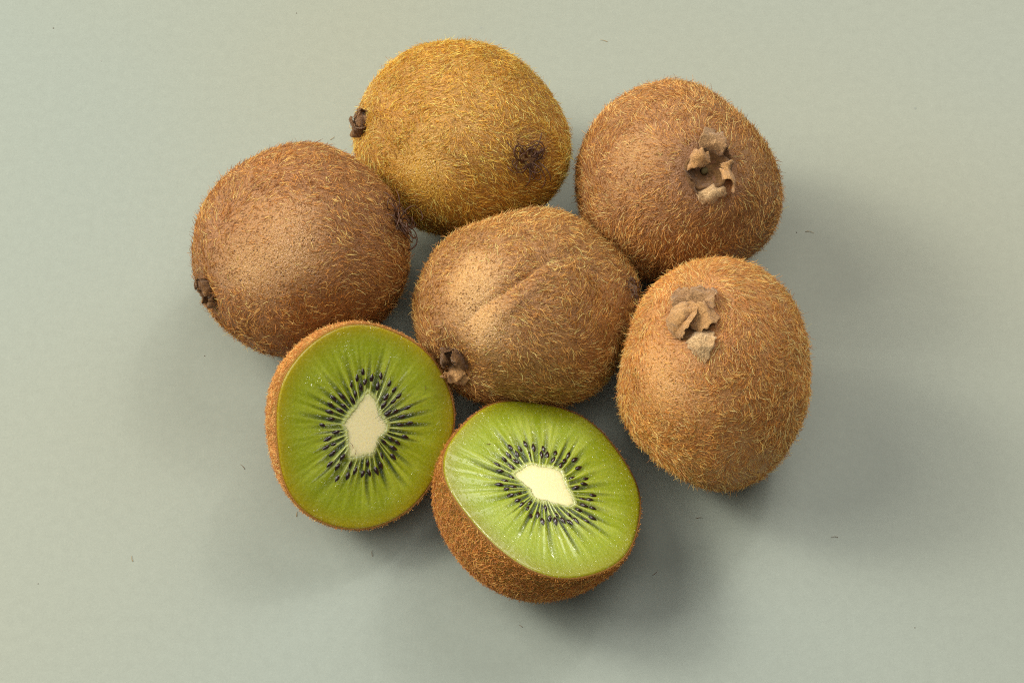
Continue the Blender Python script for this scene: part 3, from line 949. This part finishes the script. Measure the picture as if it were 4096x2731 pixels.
    apx = (tc - edges[0]) % (2 * math.pi)
    ix = np.clip(np.searchsorted(ed, apx, side='right') - 1, 0, N_ - 1)
    fx = (apx - ed[ix]) / (ed[ix + 1] - ed[ix])
    rcx = rcx + .13 * (np.abs(fx - .5) * 2) ** 7 * (.6 + .5 * np.sin(ix * 2.4)) + .02 * (np.abs(fx - .5) * 2) ** 2
    V = [[0, 0, .040]]
    rimv = [0.0]
    for q in range(1, nr + 1):
        u = q / nr
        for i in range(nc):
            V.append([rcx[i] * u * math.cos(tc[i]), rcx[i] * u * math.sin(tc[i]), .038 - .004 * u ** 2 - .05 * max(0, (u - .94) / .06) ** 2])
            rimv.append(min(1, max(0, u - .76) / .22) ** 1.6)
    V = np.array(V)
    V[:, 2] += .003 * waves(V, 5, 6.0)
    Fc = [(0, 1 + i, 1 + (i + 1) % nc) for i in range(nc)]
    for a in range(nr - 1):
        for i in range(nc):
            i2_ = (i + 1) % nc
            Fc.append((1 + a * nc + i, 1 + (a + 1) * nc + i, 1 + (a + 1) * nc + i2_, 1 + a * nc + i2_))
    mesh("core", V @ fr + off, Fc, M_CORE, root, attrs={"rim": rimv})

    # seeds: shared drop-shaped mesh, one object each
    sv = []
    for a in range(9):
        u = a / 8
        prof_ = math.sin(math.pi * u) ** .8 * (1 - .6 * (u - .5))
        for b in range(10):
            an = 2 * math.pi * b / 10
            sv.append(((u - .5) * .228, .050 * prof_ * math.cos(an), .030 * prof_ * math.sin(an)))
    sf = [(a * 10 + b, a * 10 + (b + 1) % 10, (a + 1) * 10 + (b + 1) % 10, (a + 1) * 10 + b) for a in range(8) for b in range(10)]
    sme = None
    extra = []
    for q in range(400):
        if len(extra) >= 14:
            break
        i = g.integers(N_)
        an = edges[0] + (ed[i] + ed[i + 1]) / 2
        r_ = float(Core(np.array([an]))[0]) + g.uniform(.16, .62)
        c_ = (r_ * math.cos(an), r_ * math.sin(an))
        if all(math.hypot(c_[0] - e_[0], c_[1] - e_[1]) > .17 for e_ in list(h['seeds']) + extra):
            extra.append(c_)
    for x, y in list(h['seeds']) + extra:
        an = math.atan2(y, x) + g.normal(0, .13)
        sc = g.uniform(.88, 1.14)
        tilt = g.normal(0, .16)
        if sme is None:
            so = mesh("seed", sv, sf, M_SEED, flesh)
            sme = so.data
        else:
            so = link("seed", sme, flesh)
        ux = np.array([math.cos(an) * math.cos(tilt), math.sin(an) * math.cos(tilt), math.sin(tilt)])
        uy = np.array([-math.sin(an), math.cos(an), 0])
        uz = np.cross(ux, uy)
        zz = height(x, y) + g.uniform(-.010, .014)
        B = (np.stack([ux, uy, uz]) * sc) @ fr
        pos = (np.array([x, y, zz]) @ fr + off) * CM
        so.matrix_local = mathutils.Matrix(((B[0][0], B[1][0], B[2][0], pos[0]), (B[0][1], B[1][1], B[2][1], pos[1]),
                                            (B[0][2], B[1][2], B[2][2], pos[2]), (0, 0, 0, 1)))

# ------------------------------------------------------------------ loose hairs and specks on the table
M_LOOSE = {'tan': mat_plain("loose_hair_tan", srgb(176, 140, 76), .6), 'dark': mat_plain("loose_hair_dark", srgb(116, 84, 54), .6),
           'speck': mat_plain("dark_speck", srgb(104, 92, 76), .8), 'faint': mat_plain("faint_speck", srgb(150, 156, 146), .8)}
LOOSE = [
    ((7.68, 4.11), .24, 20, 'tan', "tan hair lying on the table right of the upper right kiwi"),
    ((-6.63, -2.79), .18, 115, 'dark', "dark loose hair on the table left of the left cut half"),
    ((-9.21, -5.28), .16, 125, 'tan', "tan loose hair alone on the lower left of the table"),
    ((-3.39, -5.14), .17, 120, 'dark', "dark loose hair on the table just below the left cut half"),
    ((4.52, -4.13), .17, 20, 'dark', "dark loose hair in the shadow below the far right kiwi"),
    ((3.40, -5.64), .19, 15, 'dark', "dark loose hair on the table right of the front cut half"),
    ((7.96, -4.64), .17, 150, 'dark', "dark loose hair far right, below the shadow of the right kiwi"),
    ((-4.86, 6.99), .15, 30, 'tan', "tan loose hair between the left kiwi and the back kiwi"),
    ((0.25, -6.99), .10, 140, 'dark', "tiny dark hair at bottom centre below the front cut half"),
    ((2.62, 10.20), .22, 150, 'tan', "faint tan hair at the top edge right of the back kiwi"),
    ((-5.29, -4.08), .14, 100, 'tan', "tan loose hair just off the lower left rim of the left half"),
]
for i, (xy, L, ang, m, lab) in enumerate(LOOSE):
    g = np.random.default_rng(900 + i)
    n = 9
    a = math.radians(ang)
    bend = g.uniform(-1.2, 1.2)
    p = np.zeros(3)
    path = []
    for s in range(n):
        path.append([p[0], p[1], .009 + .012 * math.sin(math.pi * s / (n - 1))])
        a += bend / n
        p = p + np.array([math.cos(a), math.sin(a), 0]) * L / (n - 1)
    V, Fc = tube(path, np.interp(np.linspace(0, 1, n), [0, .3, 1], [.006, .006, .003]), 5)
    o = mesh("loose_hair", V, Fc, M_LOOSE[m])
    o.location = (xy[0] * CM, xy[1] * CM, 0)
    tag(o, lab, "loose hair", "loose hairs on the table")
ON_FACE = [('h1', (-.20, -.56), .16, 100, 'dark', "brown hair stuck to the lower core of the left cut half"),
           ('h1', (-.12, -.70), .12, 60, 'dark', "short tan hair at the bottom tip of the left half's core"),
           ('h1', (1.25, 1.15), .10, 85, 'dark', "short dark hair on the right flesh of the left cut half"),
           ('h2', (-1.22, 1.06), .12, 165, 'dark', "short hair on the upper left flesh of the front cut half")]
for i, (k, (x, y), L, ang, m, lab) in enumerate(ON_FACE):
    C0, fr, height = FACE[k]
    a = math.radians(ang)
    path = [[x + q * L / 7 * math.cos(a + .08 * q), y + q * L / 7 * math.sin(a + .08 * q), 0] for q in range(8)]
    zt = max([height(q[0], q[1]) for q in path]) + (.016 if i < 2 else .006)
    path = [[q[0] - x, q[1] - y, 0] for q in path]
    V, Fc = tube(path, np.interp(np.linspace(0, 1, 8), [0, .4, 1], [.007, .006, .003]), 5)
    o = mesh("loose_hair", V @ fr, Fc, M_LOOSE[m])
    o.location = tuple((C0 + np.array([x, y, zt]) @ fr) * CM)
    tag(o, lab, "loose hair", "loose hairs on the cut faces")
SPECKS = [((7.45, 4.09), .022, 'speck', "dark speck beside the tan hair right of the upper right kiwi"),
          ((-7.82, .41), .020, 'speck', "dark speck on the table left below the left whole kiwi"),
          ((-11.46, -5.86), .020, 'speck', "dark speck near the lower left edge of the table"),
          ((-12.61, 10.67), .026, 'speck', "grey speck in the upper left corner of the table"),
          ((9.65, -7.0), .018, 'speck', "tiny dark speck near the lower right corner"),
          ((-5.95, 11.18), .022, 'speck', "brown speck at the top edge left of the back kiwi"),
          ((-11.21, 9.58), .05, 'faint', "faint round dent at upper left of the table"),
          ((10.87, 8.01), .06, 'faint', "faint round dent at upper right of the table"),
          ((-.85, 10.69), .05, 'faint', "faint round dent above the back kiwi")]
for i, (xy, r_, m, lab) in enumerate(SPECKS):
    g = np.random.default_rng(950 + i)
    t_ = np.linspace(0, 2 * math.pi, 9, endpoint=False)
    hgt = .012 if m == 'speck' else .002
    rr_ = .75 * r_ * g.uniform(.75, 1.2, 9)
    V = [[rr_[q] * math.cos(t_[q]), rr_[q] * math.sin(t_[q]), .0005] for q in range(9)] + [[.7 * rr_[q] * math.cos(t_[q]), .7 * rr_[q] * math.sin(t_[q]), hgt] for q in range(9)] + [[0, 0, hgt * 1.2]]
    Fc = [(q, (q + 1) % 9, 9 + (q + 1) % 9, 9 + q) for q in range(9)] + [(9 + q, 9 + (q + 1) % 9, 18) for q in range(9)]
    o = mesh("table_speck", V, Fc, M_LOOSE[m])
    o.location = (xy[0] * CM, xy[1] * CM, 0)
    tag(o, lab, "speck", "specks on the table")
